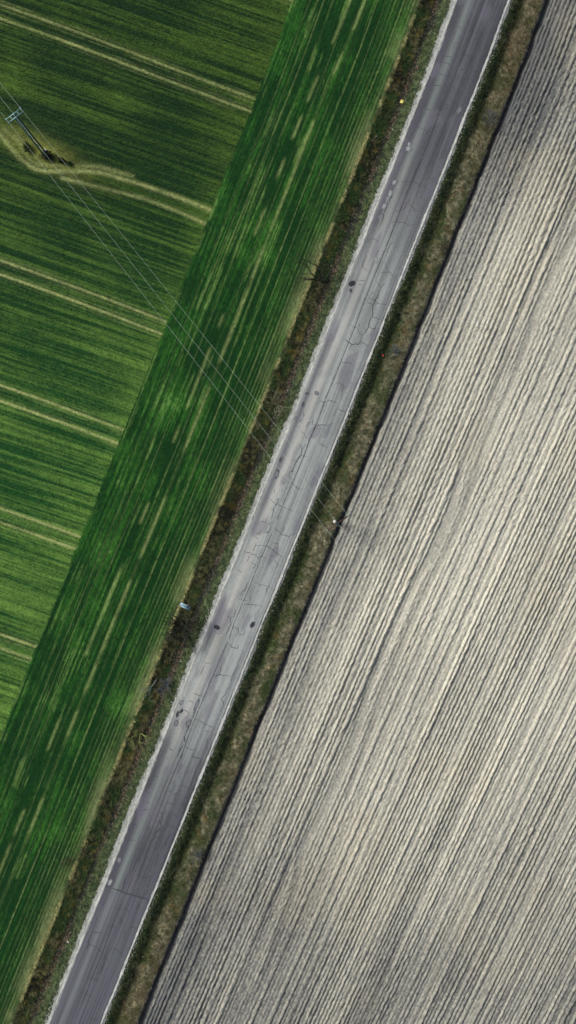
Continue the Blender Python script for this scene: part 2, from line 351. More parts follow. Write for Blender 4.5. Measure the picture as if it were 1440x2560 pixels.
# worn pale edge lines
M_line = mat('worn_edge_paint', 16.0, 0.22, rough=.8)
for sgn in (-1, 1):
    y = np.arange(-240, 2800, 2.4)
    c0 = 66.0 + 1.6 * (vn(y / 60, 0 * y, 160 + sgn) - .5); wd_ = 2.5 + 2.4 * (vn(y / 25, 0 * y, 162 + sgn) - .5) + 1.4 * (vn(y / 5, 0 * y, 166 + sgn) - .5)
    jag = 1.1 * (rng.random((len(y), 2)) - .5)
    DD = np.stack([c0 - wd_ + jag[:, 0], c0, c0 + wd_ + jag[:, 1]], 1) * sgn
    YY = np.repeat(y[:, None], 3, 1); XX = cx(YY) + DD
    ZZ = np.full(XX.shape, 0.305)
    if sgn < 0: XX, YY, ZZ = XX[:, ::-1], YY[:, ::-1], ZZ[:, ::-1]
    cc = mix(C(150, 155, 152), C(216, 218, 210), np.clip(1.5 * fbm(YY / 12, DD, 3, 164) - .2, 0, 1))
    o = grid('edge_line', XX, YY, ZZ, cc, M_line); o.parent = road

# ------------------------------------------------------------------ cracks, joints and patches of the road
M_crack = flat_mat('crack_fill', C(66, 70, 72), .95)
M_joint = flat_mat('joint_fill', C(58, 60, 64), .95)
def strip(name, pts, w, material, jitter=1.0, taper=True, lift=.006):
    P = [pts[0]]
    for a, b in zip(pts[:-1], pts[1:]):
        n = max(1, int(math.hypot(b[0] - a[0], b[1] - a[1]) / 4.0))
        for i in range(1, n + 1):
            t = i / n
            j = jitter if (i < n) else jitter * .4
            P.append((a[0] + (b[0] - a[0]) * t + random.uniform(-j, j), a[1] + (b[1] - a[1]) * t + random.uniform(-j, j)))
    co = []; n = len(P)
    for i, p in enumerate(P):
        q0 = P[max(i - 1, 0)]; q1 = P[min(i + 1, n - 1)]
        tx, ty = q1[0] - q0[0], q1[1] - q0[1]; l = math.hypot(tx, ty) or 1
        e = min(i, n - 1 - i) / max(1, (n - 1) / 2)
        ww = w * .5 * ((.35 + .65 * min(1, e * 2)) if taper else 1) * random.uniform(.6, 1.35)
        for s_ in (-1, 1):
            xx = p[0] - ty / l * ww * s_; yy = p[1] + tx / l * ww * s_
            dd = min(62, max(-62, xx - float(cx(yy))))
            co.append(W(xx, yy, float(zroad(dd)) + lift))
    f = [(2 * i, 2 * i + 1, 2 * i + 3, 2 * i + 2) for i in range(n - 1)]
    return mesh_np(name, np.array(co), np.array(f), None, material, False, road)
A = (880, 400, 1 / 6.); B = (780, 700, 1 / 6.); Cc = (660, 1000, 1 / 6.); Dd = (540, 1300, 1 / 6.); E = (420, 1600, 1 / 6.); F = (300, 1880, 1 / 6.); G = (140, 2180, .20833); H = (1000, 0, .20833)
CR = [
(A, 1.3, [[(670,330),(740,345),(900,340),(1040,415),(1070,405),(1130,470),(1190,480)], [(850,570),(860,620),(810,680),(800,720),(750,765),(670,780)], [(830,680),(900,710),(930,770),(1040,800)], [(570,940),(660,940),(780,960),(830,1000),(960,985)],
    [(260,1200),(330,1200),(400,1250)], [(620,1245),(560,1300),(510,1430)], [(430,1370),(490,1400)], [(490,1540),(520,1640),(590,1740),(660,1750)], [(430,1700),(550,1700)], [(220,1460),(170,1550),(150,1610),(240,1680)], [(1080,340),(1130,290),(1220,300)]]),
(A, 2.4, [[(690,340),(620,420),(590,470),(600,550),(530,680),(480,800),(460,900),(420,1000),(385,1080)]]),
(B, 2.3, [[(960,30),(1025,130),(985,240),(945,320),(910,400),(905,540),(860,630),(840,720),(800,800),(745,840),(730,900),(700,960)], [(490,900),(600,980),(650,965),(700,975),(730,930)]]),
(B, 1.5, [[(1100,60),(1025,130)], [(840,265),(880,295),(945,320),(1010,370),(1130,390)], [(820,345),(915,385)], [(905,560),(1010,600)], [(840,710),(920,740),(965,735)], [(970,660),(940,730),(900,770),(880,850)], [(580,690),(690,735),(700,800),(745,840)], [(720,650),(690,720)],
    [(730,930),(780,960),(850,1000)], [(600,980),(550,1050)], [(930,180),(880,240)], [(690,80),(740,90)], [(700,20),(800,20)], [(430,1240),(510,1245),(590,1265)], [(360,1545),(420,1550),(475,1590),(430,1760)], [(160,980),(280,995)], [(260,815),(310,835)]]),
(Cc, 1.4, [[(830,20),(900,45),(940,35)], [(930,10),(1000,15),(1100,55)], [(1080,140),(1180,165),(1240,210)], [(1080,140),(1040,240)], [(740,250),(720,380),(780,385),(860,375),(970,385),(1050,350)], [(720,340),(680,340),(630,410)], [(540,475),(600,500),(640,580),(700,580)],
    [(625,660),(600,720),(565,770)], [(540,820),(640,855)], [(450,890),(490,930)], [(400,1075),(460,1080)], [(310,1200),(370,1235),(440,1270),(540,1345),(600,1350)], [(310,1220),(300,1280)], [(275,1310),(260,1380)], [(820,645),(900,690),(960,720)], [(20,1430),(90,1490),(180,1570),(290,1600),(450,1680)], [(170,1330),(150,1400)]]),
(Cc, 2.8, [[(520,670),(570,710),(560,820),(520,870),(480,940),(440,1040),(390,1090),(380,1180)], [(780,385),(740,480),(690,590),(640,710)]]),
(Cc, 2.0, [[(220,1480),(190,1560),(140,1640),(120,1790)]]),
(Dd, 1.5, [[(820,60),(830,100),(790,160),(770,230)], [(740,180),(830,180)], [(780,70),(850,40),(830,10)], [(680,20),(780,45)], [(860,130),(930,160),(1000,220),(1060,240),(1110,245),(1100,300)], [(1040,90),(1000,190)], [(1110,240),(1180,200)], [(685,140),(660,200),(640,240)], [(600,190),(660,210)], [(590,250),(640,290)],
    [(600,340),(600,380),(550,460)], [(600,380),(700,375),(800,400),(880,470),(1000,555),(990,640)], [(840,345),(940,350),(920,470),(890,540),(800,530)], [(400,465),(520,495),(600,530),(640,580),(680,545),(770,555)], [(510,530),(460,630)], [(530,640),(600,670),(550,740)], [(300,740),(350,750),(380,780),(410,780)], [(890,590),(930,680),(900,720)],
    [(590,935),(680,970),(800,1000),(840,1040)], [(770,1000),(750,1100)], [(530,1130),(515,1220)], [(350,1190),(460,1195)], [(410,1260),(520,1260),(650,1280),(700,1310)], [(220,1560),(270,1590),(340,1620),(340,1700),(300,1750)], [(340,1700),(410,1720)], [(440,1640),(420,1740)], [(170,1420),(220,1465)]]),
(Dd, 1.9, [[(485,930),(440,1040),(360,1120)], [(300,1330),(280,1430),(220,1470),(225,1550),(190,1640),(150,1730)]]),
(E, 1.6, [[(900,50),(940,60),(960,100),(1040,120),(1070,70)], [(820,370),(790,440),(770,510),(720,560)], [(670,535),(740,520),(770,510),(850,525),(940,530)], [(1140,140),(1100,250),(1060,350),(1030,430),(990,540),(960,600),(930,690),(890,740),(870,800),(810,870),(850,960),(800,1040),(790,1120)], [(1030,400),(1000,470),(960,540),(960,590)],
    [(560,360),(530,430),(490,510),(470,550)], [(550,330),(650,345)], [(770,1170),(700,1210)], [(370,790),(480,820),(540,830)], [(410,1170),(450,1180),(540,1240),(650,1285),(700,1320)], [(560,1350),(640,1360)], [(240,1040),(340,1085)], [(290,920),(330,900),(400,920)], [(20,1600),(60,1635),(100,1640)], [(280,1590),(330,1620),(400,1630)], [(370,1730),(430,1760),(490,1760)], [(600,1470),(580,1640)]]),
(E, 3.4, [[(480,880),(440,980),(380,1160)], [(360,1190),(320,1280),(270,1400)], [(260,1420),(255,1520)], [(240,1560),(200,1620),(150,1750)]]),
(F, 2.0, [[(1080,50),(1130,75),(1220,85),(1210,140),(1150,230),(1110,350),(1080,470),(1045,540),(1030,650),(1010,720),(950,820),(880,840)], [(820,1170),(740,1250),(690,1340),(650,1400),(600,1480),(570,1580),(540,1680)]]),
(F, 3.2, [[(690,810),(690,870),(660,910),(640,1000),(620,1060),(640,1100),(590,1150),(540,1190),(530,1270),(470,1320),(450,1400),(400,1490),(380,1590),(340,1680),(310,1750)]]),
(F, 1.6, [[(945,170),(900,250),(850,325)], [(890,310),(930,330)], [(770,285),(820,310)], [(880,350),(940,420),(930,490),(890,580),(840,640),(820,770)], [(810,420),(835,490),(800,560),(770,575),(720,560)], [(770,575),(810,620),(870,610)], [(930,490),(1045,520)], [(690,740),(760,750),(810,765)], [(720,880),(690,880)], [(600,890),(655,910)], [(570,1020),(625,1035)],
    [(590,1145),(665,1170)], [(530,1265),(610,1275)], [(435,1290),(470,1320)], [(460,1350),(510,1390)], [(400,1550),(450,1555)], [(790,920),(850,940),(900,970)], [(760,980),(740,1060)], [(690,1160),(710,1090),(760,1080),(830,1120)], [(650,1350),(700,1370),(680,1410)], [(600,1500),(560,1560),(520,1720)], [(440,1100),(450,1140),(480,1150)], [(370,1270),(430,1285)],
    [(300,1290),(270,1400),(220,1560),(160,1680),(150,1780)], [(380,580),(440,600),(470,620)], [(400,740),(470,745)], [(350,850),(430,855)], [(690,75),(740,85)], [(470,350),(590,355)], [(80,1290),(250,1310)]]),
(G, 1.6, [[(950,20),(1020,20),(1010,60),(960,100),(940,140)], [(1020,50),(1100,50),(1140,30)], [(1150,20),(1120,130),(1095,230),(1050,290)], [(860,0),(840,80),(800,190)], [(830,60),(820,200)], [(720,415),(820,430)], [(820,405),(880,455)], [(625,630),(730,650)], [(890,640),(980,665)], [(845,680),(820,770),(810,800)], [(410,850),(490,880),(570,965)],
    [(600,1010),(640,1050)], [(660,895),(740,910),(830,1000)], [(420,710),(590,705)], [(500,520),(490,570)], [(380,1240),(460,1260),(540,1275)], [(300,1410),(440,1470)], [(420,1720),(440,1745),(510,1755)], [(720,40),(700,130)], [(600,350),(560,390)]]),
(G, 3.0, [[(990,350),(1000,400),(970,430)], [(770,515),(795,585),(740,600)], [(650,880),(640,930),(600,1000),(580,1100),(550,1170),(490,1210)], [(440,740),(400,800),(410,840),(370,920)]]),
(H, 1.3, [[(690,340),(760,370)], [(800,375),(900,420),(1000,440)], [(640,540),(710,535)], [(640,540),(620,620)], [(970,450),(940,600),(900,650),(870,720),(820,750)], [(940,600),(990,640)], [(510,690),(620,710)], [(490,765),(570,780),(610,815)], [(740,690),(870,695)], [(820,790),(845,860),(830,900),(800,1000),(780,1080),(740,1150),(770,1230)], [(845,865),(930,880)],
    [(790,770),(760,850),(690,880)], [(690,920),(710,1000)], [(460,905),(560,930)], [(370,1030),(510,1060)], [(600,1065),(640,1075),(660,1130)], [(590,1170),(620,1250),(680,1270),(680,1310)], [(510,1275),(580,1280),(560,1330),(530,1400),(520,1480)], [(420,1380),(520,1430)], [(280,1325),(360,1340)], [(510,1490),(580,1540)], [(670,1390),(650,1460)], [(190,1540),(360,1600)], [(180,1570),(100,1680)]]),
]
for (ox, oy, s_), w_, lines in CR:
    for ln in lines:
        strip('crack', [(ox + p * s_, oy + q * s_) for p, q in ln], w_ * .8, M_crack, jitter=1.3)
JT = [(H, [(1010,30),(970,130),(870,380),(740,700),(650,920),(560,1120),(480,1320),(380,1600),(270,1880)]), (A, [(1040,0),(890,330),(735,730),(650,960),(500,1350),(320,1790)]), (B, [(915,0),(800,290),(700,540),(640,720),(550,940),(430,1240),(310,1540),(200,1790)]),
      (Cc, [(915,20),(790,370),(690,590),(590,870),(430,1230),(310,1510),(200,1790)]), (Dd, [(840,200),(700,520),(640,660),(520,970),(400,1250),(270,1560),(200,1780)]), (E, [(900,20),(720,440),(630,640),(540,860),(430,1120),(320,1400),(200,1770)]), (F, [(945,0),(820,300),(715,540),(600,860),(480,1160),(390,1390),(230,1790)]),
      (G, [(945,0),(850,240),(700,590),(570,960),(440,1260),(380,1430),(320,1560)])]
for (ox, oy, s_), ln in JT:
    strip('lane_joint', [(ox + p * s_, oy + q * s_) for p, q in ln], 1.25, M_joint, jitter=.25, taper=False, lift=.010)
strip('cross_joint', [(140 + p * .20833, 2180 + q * .20833) for p, q in [(690,180),(770,205),(850,240),(970,270),(1120,320)]], 2.8, M_crack, jitter=.3, taper=False, lift=.011)

M_hole = mat('pothole_tar', 20, .35); M_patch = mat('patch_asphalt', 20, .3)
def blob(name, px, py, a, b, ang, c_in, c_rim, material, h=.014):
    """irregular disc: raised crumbling rim, dished middle"""
    n = 18; co = [W(px, py, float(zroad(px - float(cx(py)))) + .007)]; cc = [c_in]
    fase = random.uniform(0, 6)
    for ring, (rr, hh) in enumerate(((.55, .007), (.85, h), (1.05, .004))):
        for i in range(n):
            t = 2 * math.pi * i / n
            q = rr * (1 + .14 * math.sin(2 * t + fase) + .1 * math.sin(5 * t + 2 * fase) + random.uniform(-.07, .07))
            lx, ly = a * q * math.cos(t), b * q * math.sin(t)
            X_ = px + lx * math.cos(ang) - ly * math.sin(ang); Y_ = py + lx * math.sin(ang) + ly * math.cos(ang)
            co.append(W(X_, Y_, float(zroad(min(62, max(-62, X_ - float(cx(Y_)))))) + hh)); m_ = random.random(); cc.append(c_in if ring == 0 else c_rim * m_ + MG * (1 - m_) if ring == 2 else c_rim * (.35 + .65 * m_) + c_in * (.65 - .65 * m_))
    f = [(0, 1 + (i + 1) % n, 1 + i) for i in range(n)]
    for r_ in range(2):
        for i in range(n):
            p0 = 1 + r_ * n + i; p1 = 1 + r_ * n + (i + 1) % n
            f += [(p0, p1, p1 + n), (p0, p1 + n, p0 + n)]
    return mesh_np(name, np.array(co), np.array(f), np.array(cc), material, False, road)
DK = C(62, 60, 66); DK2 = C(84, 84, 92); PL = C(150, 156, 156); MG = C(120, 124, 128)
RA = math.radians(-68)
for px, py, a, b, an, ci, cr, k in [
    (880, 711, 8, 7.5, 0, DK, DK, 'pothole'), (543, 1567, 7.5, 6, .3, DK, DK, 'pothole'), (632, 1561, 9, 5, RA, DK, DK2, 'pothole'), (455, 1776, 6.5, 3.6, RA, DK, DK2, 'pothole'), (445, 1784, 8, 4, RA, DK, DK2, 'pothole'), (442, 1806, 9, 4.5, RA, MG, DK, 'pothole'),
    (493, 1760, 14, 5, RA, MG, DK2, 'pothole'), (473, 1806, 12, 5, RA, MG, DK, 'pothole'), (455, 1755, 8, 4, RA, MG, DK2, 'pothole'), (300, 2147, 8, 6, RA, MG, DK, 'pothole'), (693, 1186, 11, 5.5, RA, MG, DK, 'pothole'), (758, 1012, 7, 4, RA, DK2, DK2, 'pothole'), (740, 1048, 6, 4, RA, MG, DK2, 'pothole'),
    (792, 984, 6, 5, 0, MG, DK2, 'pothole'), (768, 985, 5, 4, 0, DK2, DK2, 'pothole'), (702, 1150, 6, 4, RA, DK2, DK, 'pothole'), (277, 2203, 8, 6, RA, PL, DK2, 'patch'), (642, 1538, 13, 5, RA, PL, PL, 'patch'), (546, 1579, 7, 4, .2, PL, MG, 'patch'), (985, 459, 7, 5, RA, PL, DK2, 'patch'), (975, 487, 9, 4.5, RA, PL, MG, 'patch'),
    (968, 503, 8, 4, RA, MG, PL, 'patch'), (960, 518, 8, 5, RA, PL, MG, 'patch'), (957, 533, 6, 4, RA, MG, DK2, 'patch'), (952, 545, 7, 5, RA, MG, MG, 'patch'), (940, 652, 6.5, 5, 1.2, PL, MG, 'patch'), (1022, 364, 5, 4, RA, PL, MG, 'patch'), (1020, 375, 7, 6, .4, PL, MG, 'patch'), (1027, 378, 4, 4, 0, MG, DK2, 'patch'),
    (838, 934, 16, 3, RA, PL, MG, 'patch'), (755, 1044, 11, 4, RA, PL, DK2, 'patch'), (695, 1253, 7, 3.5, RA, PL, DK2, 'patch'), (458, 1750, 9, 3, RA, PL, MG, 'patch'), (877, 728, 5, 4, RA, DK2, DK2, 'pothole'), (1147, 279, 12, 5, RA, MG, DK2, 'patch')]:
    blob(k, px, py, a, b, an, ci, cr, M_hole if k == 'pothole' else M_patch)

# ------------------------------------------------------------------ grass, litter, gravel, clods
def ground_z(x, y):
    dx = x - cx(y); return zb(dx, y)
def blades(name, px, py, pz, colr, nb, ln, ht, wd_, ang0=None, spread=math.pi, parent=None, var=.8):
    """tufts of slim triangular blades, one mesh"""
    n = len(px); r = rng.random
    phi = (r((n, nb)) * 2 - 1) * spread
    if ang0 is not None: phi = phi + ang0[:, None] + np.where(r((n, nb)) < .5, 0, math.pi)
    L = ln * (.55 + .9 * r((n, nb))); Hh = ht * (.4 + .9 * r((n, nb))); w = wd_ * (.6 + .8 * r((n, nb))) * .5
    bx = (px[:, None] - 720) / S + (r((n, nb)) - .5) * ln * .8; by = (1280 - py[:, None]) / S + (r((n, nb)) - .5) * ln * .8
    bz = np.repeat(pz[:, None], nb, 1) - .015
    c, s_ = np.cos(phi), np.sin(phi)
    v = np.stack([np.stack([bx - s_ * w, by + c * w, bz], -1), np.stack([bx + s_ * w, by - c * w, bz], -1), np.stack([bx + c * L, by + s_ * L, bz + Hh], -1)], 2).reshape(-1, 3)
    cj = colr[:, None, :] * (1.05 - var / 2 + var * r((n, 1, 1))) * (1 - var * .45 + var * .9 * r((n, nb, 1))) * (1 + .16 * (r((n, nb, 3)) - .5))
    cc = np.repeat(cj.reshape(-1, 3), 3, 0)
    return mesh_np(name, v, np.arange(n * nb * 3).reshape(-1, 3), cc, M_blade, False, parent)
# crop
n = 150000
px = rng.uniform(-70, 1130, n); py = rng.uniform(-70, 2630, n)
dx = px - cx(py); ok = (dx < -158); px, py, dx = px[ok], py[ok], dx[ok]
rowd = np.where(dx < -475, 6.6, 7.2)
qq = np.where(dx < -475, py - .352 * px, dx); qn = np.round(qq / rowd) * rowd + rng.normal(0, .9, len(px))
py = np.where(dx < -475, py + qn - qq, py); px = np.where(dx < -475, px, px + qn - qq)
cc = crop_colour(px, py) * 1.12
ang = np.where(dx < -475, math.atan(-.352), math.atan2(1, .40))
o = blades('crop_grass', px, py, ground_z(px, py), cc, 5, .19, .10, .035, ang, .22, var=.35)
tag(o, 'short green young crop sown in fine rows across the field', 'crop', kind='stuff')
# left ditch and right verge
def verge_tufts(nm, d0, d1, dens, lab, ln, ht, wd_, nb):
    n = int((d1 - d0) * 2700 / S / S * dens)
    dx = rng.uniform(d0, d1, n); py = rng.uniform(-70, 2630, n); px = cx(py) + dx
    c = verge_colour(dx, px, py)
    o = blades(nm, px, py, ground_z(px, py), c, nb, ln, ht, wd_)
    tag(o, lab, 'grass', kind='stuff')
verge_tufts('bank_grass', -161, -112, 70, 'brown and olive rough grass on the ditch bank beside the crop', .17, .16, .03, 6)
verge_tufts('roadside_grass', -112, -80, 80, 'low green grass between the ditch and the left gravel shoulder', .12, .10, .03, 6)
verge_tufts('slope_grass', 75, 104, 90, 'dark green grass on the slope right of the road', .14, .14, .035, 6)
verge_tufts('dry_grass', 102, 153, 95, 'dry straw coloured grass between the road and the ploughed field', .19, .20, .03, 7)
# taller uncut fringe along the edge of the crop
n = 11000; py = rng.uniform(-70, 2630, n); dx = -158 + rng.normal(0, 1.8, n); keep = vn(py / 26, 0 * py, 72) > .35 + .3 * rng.random(n); py, dx = py[keep], dx[keep]; px = cx(py) + dx
o = blades('straw_fringe', px, py, ground_z(px, py), mix(C(204, 200, 146), C(156, 160, 100), rng.random(len(px))), 5, .13, .14, .04)
tag(o, 'thin pale straw fringe along the edge of the green crop', 'straw', kind='stuff')
# fallen leaves in the ditch
n = 5200; py = rng.uniform(-70, 2630, n); dx = rng.normal(-111, 6, n); px = cx(py) + dx
keep = fbm(px / 30, py / 60, 2, 200) > .42; px, py = px[keep], py[keep]; n = len(px)
z = ground_z(px, py) + .06; a = rng.random(n) * 6.28; s_ = (.03 + .035 * rng.random(n)); t1 = rng.normal(0, .25, n); t2 = rng.normal(0, .25, n)
bx, by = (px - 720) / S, (1280 - py) / S
v = np.stack([np.stack([bx + s_ * np.cos(a + k * 1.57) * (1.25 if k % 2 else .8), by + s_ * np.sin(a + k * 1.57) * (1.25 if k % 2 else .8), z + s_ * (t1 if k % 2 else t2) * (1 if k < 2 else -1)], -1) for k in range(4)], 1).reshape(-1, 3)
lc = np.stack([C(132, 108, 90), C(106, 82, 62), C(150, 136, 116), C(84, 68, 52)])[rng.integers(0, 4, n)]
tag(mesh_np('fallen_leaves', v, np.arange(4 * n).reshape(-1, 4), np.repeat(lc, 4, 0), M_blade), 'brown and pinkish fallen leaves lying along the ditch bottom', 'leaves', kind='stuff')
def stones(nm, px, py, pz, size, colr, lab, cat):
    n = len(px)
    o8 = np.array([(1, 0, 0), (0, 1, 0), (-1, 0, 0), (0, -1, 0), (0, 0, .7), (0, 0, -.5)], float)
    f8 = np.array([(0, 1, 4), (1, 2, 4), (2, 3, 4), (3, 0, 4), (1, 0, 5), (2, 1, 5), (3, 2, 5), (0, 3, 5)])
    a = rng.random(n) * 6.28; ca, sa = np.cos(a)[:, None], np.sin(a)[:, None]
    j = o8[None] * (1 + .5 * (rng.random((n, 6, 1)) - .5)) * size[:, None, None]
    X_ = j[..., 0] * ca - j[..., 1] * sa * .75; Y_ = j[..., 0] * sa + j[..., 1] * ca * .75
    v = np.stack([X_ + ((px - 720) / S)[:, None], Y_ + ((1280 - py) / S)[:, None], j[..., 2] + pz[:, None]], -1).reshape(-1, 3)
    f = (f8[None] + 6 * np.arange(n)[:, None, None]).reshape(-1, 3)
    return tag(mesh_np(nm, v, f, np.repeat(colr, 6, 0), M_stone), lab, cat, kind='stuff')
n = 9000; py = rng.uniform(-70, 2630, n); left = rng.random(n) < .66
dx = np.where(left, -(70 + np.abs(rng.normal(4, 4, n))), 69 + np.abs(rng.normal(3, 4, n))); px = cx(py) + dx
stones('loose_gravel', px, py, zb(dx, py) + .03, .018 + .05 * rng.random(n) ** 2.2, mix(C(150, 154, 150), C(226, 226, 216), rng.random(n)), 'pale loose gravel strewn along both road edges', 'gravel')
n = 9000; py = rng.uniform(-70, 2630, n); dx = rng.uniform(175, 1300, n); px = cx(py) + dx; k = px < 1500; px, py, dx = px[k], py[k], dx[k]
zz, _, _ = plough(dx, px, py)
stones('soil_clods', px, py, zz + .01, .02 + .07 * rng.random(len(px)) ** 3, mix(C(120, 120, 112), C(214, 210, 196), rng.random(len(px))), 'pale clods and stones scattered over the ploughed field', 'clods')
n = 140; py = rng.uniform(-70, 2630, n); dx = np.where(rng.random(n) < .5, rng.uniform(-118, -84, n), rng.uniform(92, 118, n)); px = cx(py) + dx
stones('verge_pebbles', px, py, zb(dx, py) + .05, .03 + .05 * rng.random(n) ** 2, mix(C(190, 192, 186), C(235, 235, 228), rng.random(n)), 'white pebbles scattered in the grass of both verges', 'pebbles')

# ------------------------------------------------------------------ bare trees and shrubs
def tube(co, fc, p0, p1, r0, r1, k=4):
    p0 = Vector(p0); p1 = Vector(p1); d_ = (p1 - p0); d_.normalize()
    u = d_.orthogonal().normalized(); v = d_.cross(u); b = len(co)
    for (p, r) in ((p0, r0), (p1, r1)):
        for i in range(k):
            t = 2 * math.pi * i / k
            co.append(tuple(p + (u * math.cos(t) + v * math.sin(t)) * r))
    for i in range(k):
        fc.append((b + i, b + (i + 1) % k, b + k + (i + 1) % k, b + k + i))
def grow(p, d_, L, r, depth, trunk, twig, up, maxd):
    """one limb in two bent pieces, then its side limbs"""
    d1 = (d_ + Vector((random.uniform(-.25, .25), random.uniform(-.25, .25), random.uniform(-.1, .2) + up))).normalized()
    m = p + d_ * L * .5; e = m + d1 * L * .5
    tgt = trunk if depth < 1 else twig
    k = 5 if depth < 1 else (4 if depth < 2 else 3)
    tube(tgt[0], tgt[1], p, m, r, r * .82, k); tube(tgt[0], tgt[1], m, e, r * .82, r * .6, k)
    if depth >= maxd: return
    for i in range(random.randint(2, 3) if depth else random.randint(3, 4)):
        q = p.lerp(e, random.uniform(.45, 1)) if i else e
        base = d1.copy()
        side = Vector((random.gauss(0, 1), random.gauss(0, 1), random.gauss(0, .6))).normalized()
        grow(q, (base + side * random.uniform(.5, 1.0)).normalized(), L * random.uniform(.5, .8), max(.013, r * .62), depth + 1, trunk, twig, up, maxd)
def bare_tree(px, py, h, stems, spread, rad, rgb_trunk, rgb_twig, label, cat, name, lean=(0, 0), maxd=4, up=.08, group=None):
    z = float(ground_z(np.array(px * 1.), np.array(py * 1.)))
    root = empty(name, W(px, py, z), label, cat, group)
    tr = ([], []); tw = ([], [])
    for i in range(stems):
        t = 2 * math.pi * (i + random.random() * .6) / stems
        d_ = Vector((math.cos(t) * spread + lean[0], math.sin(t) * spread + lean[1], 1)).normalized()
        grow(Vector((random.uniform(-.06, .06), random.uniform(-.06, .06), -.05)), d_, h * random.uniform(.4, .55), rad * random.uniform(.7, 1.1), 0, tr, tw, up, maxd)
    mesh_np('trunk', np.array(tr[0]), np.array(tr[1]), None, flat_mat(name + '_bark', rgb_trunk, .9), False, root)
    mesh_np('crown', np.array(tw[0]), np.array(tw[1]), None, flat_mat(name + '_twigs', rgb_twig, .9), False, root)
    return root
bare_tree(456, 1570, 3.4, 15, 1.05, .075, C(34, 36, 30), C(58, 62, 50), 'spreading leafless bush with dark branches below the pale blue pallet', 'bush', 'bare_bush', lean=(-.1, 0), maxd=3)
bare_tree(391, 1698, 3.4, 1, .2, .055, C(160, 178, 170), C(140, 156, 146), 'slender pale grey leafless sapling arching over the ditch', 'sapling', 'bare_sapling', lean=(-.25, -.9), maxd=3)
bare_tree(412, 1712, 1.6, 10, .7, .026, C(88, 98, 106), C(96, 108, 116), 'low blue grey thicket of twigs beside the arching sapling', 'shrub', 'twiggy_shrub', maxd=3)
bare_tree(346, 1838, 2.6, 4, .9, .06, C(134, 148, 84), C(118, 132, 80), 'mossy yellow green leafless shrub on the ditch bank', 'shrub', 'mossy_shrub', lean=(-.2, -.1), maxd=3)
bare_tree(802, 700, 4.0, 5, .45, .08, C(30, 32, 28), C(44, 46, 38), 'dark leafless tree leaning over the crop edge by the round pothole', 'tree', 'bare_tree', lean=(-.2, .2), maxd=4)
bare_tree(694, 1010, 2.3, 7, .8, .045, C(146, 150, 118), C(140, 142, 112), 'olive leafless shrub in the ditch where the wires cross', 'shrub', 'ditch_shrub', maxd=3)
bare_tree(936, 345, 1.2, 2, .5, .022, C(170, 172, 158), C(160, 164, 150), 'single dry white forked stick in the ditch', 'stick', 'dry_stick', maxd=1)
bare_tree(987, 880, 1.0, 10, .8, .018, C(100, 108, 112), C(112, 122, 124), 'grey twiggy shrub with a yellow sprig on the dry verge', 'shrub', 'grey_shrub', maxd=3)
bare_tree(1222, 300, 1.3, 10, .8, .02, C(82, 90, 94), C(90, 98, 102), 'wide grey blue twiggy shrub on the upper right verge', 'shrub', 'grey_blue_shrub', maxd=3)
bare_tree(1103, 622, .9, 7, .8, .018, C(62, 56, 44), C(70, 62, 48), 'small brown leafless shrub against the ploughed edge', 'shrub', 'brown_shrub', maxd=3)
bare_tree(497, 2130, 1.2, 10, .8, .018, C(92, 102, 104), C(100, 110, 108), 'grey green spiky shrub on the lower right verge', 'shrub', 'spiky_shrub', maxd=3)
bare_tree(172, 2150, 1.2, 6, .8, .018, C(70, 66, 50), C(82, 78, 56), 'brownish leafless shrub at the lower left crop edge', 'shrub', 'brownish_shrub', maxd=3)
def leaf_bush(px, py, rx, ry, h, n, c0, c1, label, stem=True):
    z = float(ground_z(np.array(px * 1.), np.array(py * 1.)))
    root = empty('leafy_bush', W(px, py, z), label, 'bush', 'bushes at the foot of the power pole')
    u = rng.normal(0, 1, (n, 3)); u /= np.linalg.norm(u, axis=1)[:, None]; r = rng.random(n) ** .45
    lump = .72 + .5 * vn(u[:, 0] * 2.2 + px, u[:, 1] * 2.2 + py, 210)
    P = u * (r * lump)[:, None] * np.array([rx, ry, h * .5]) + np.array([0, 0, h * .48]); P[:, 2] = np.maximum(P[:, 2], .03)
    a = rng.random((n, 3)) * 2 - 1; b = rng.random((n, 3)) * 2 - 1; s_ = .035 + .05 * rng.random((n, 1))
    v = np.stack([P + a * s_, P + b * s_, P - (a + b) * s_ * .6], 1).reshape(-1, 3)
    cc = np.repeat(mix(c0, c1, rng.random(n)), 3, 0)
    mesh_np('foliage', v, np.arange(3 * n).reshape(-1, 3), cc, M_blade, False, root)
    co, fc = [], []
    for i in range(5): tube(co, fc, (0, 0, -.05), (random.uniform(-rx, rx) * .6, random.uniform(-ry, ry) * .6, h * .7), .02, .008)
    mesh_np('stem', np.array(co), np.array(fc), None, M_crack, False, root)
leaf_bush(70, 371, .45, .55, .8, 900, C(26, 50, 26), C(50, 78, 36), 'round dark green bush left of the lattice pole')
leaf_bush(121, 392, .75, .55, .9, 1500, C(26, 34, 26), C(50, 60, 38), 'largest blackish bush at the foot of the lattice pole')
leaf_bush(156, 404, .4, .32, .6, 600, C(26, 44, 24), C(52, 70, 34), 'small dark bush right of the blackish pole bush')
leaf_bush(176, 410, .25, .25, .4, 350, C(30, 62, 36), C(58, 92, 50), 'smallest bright green bush farthest right of the pole')

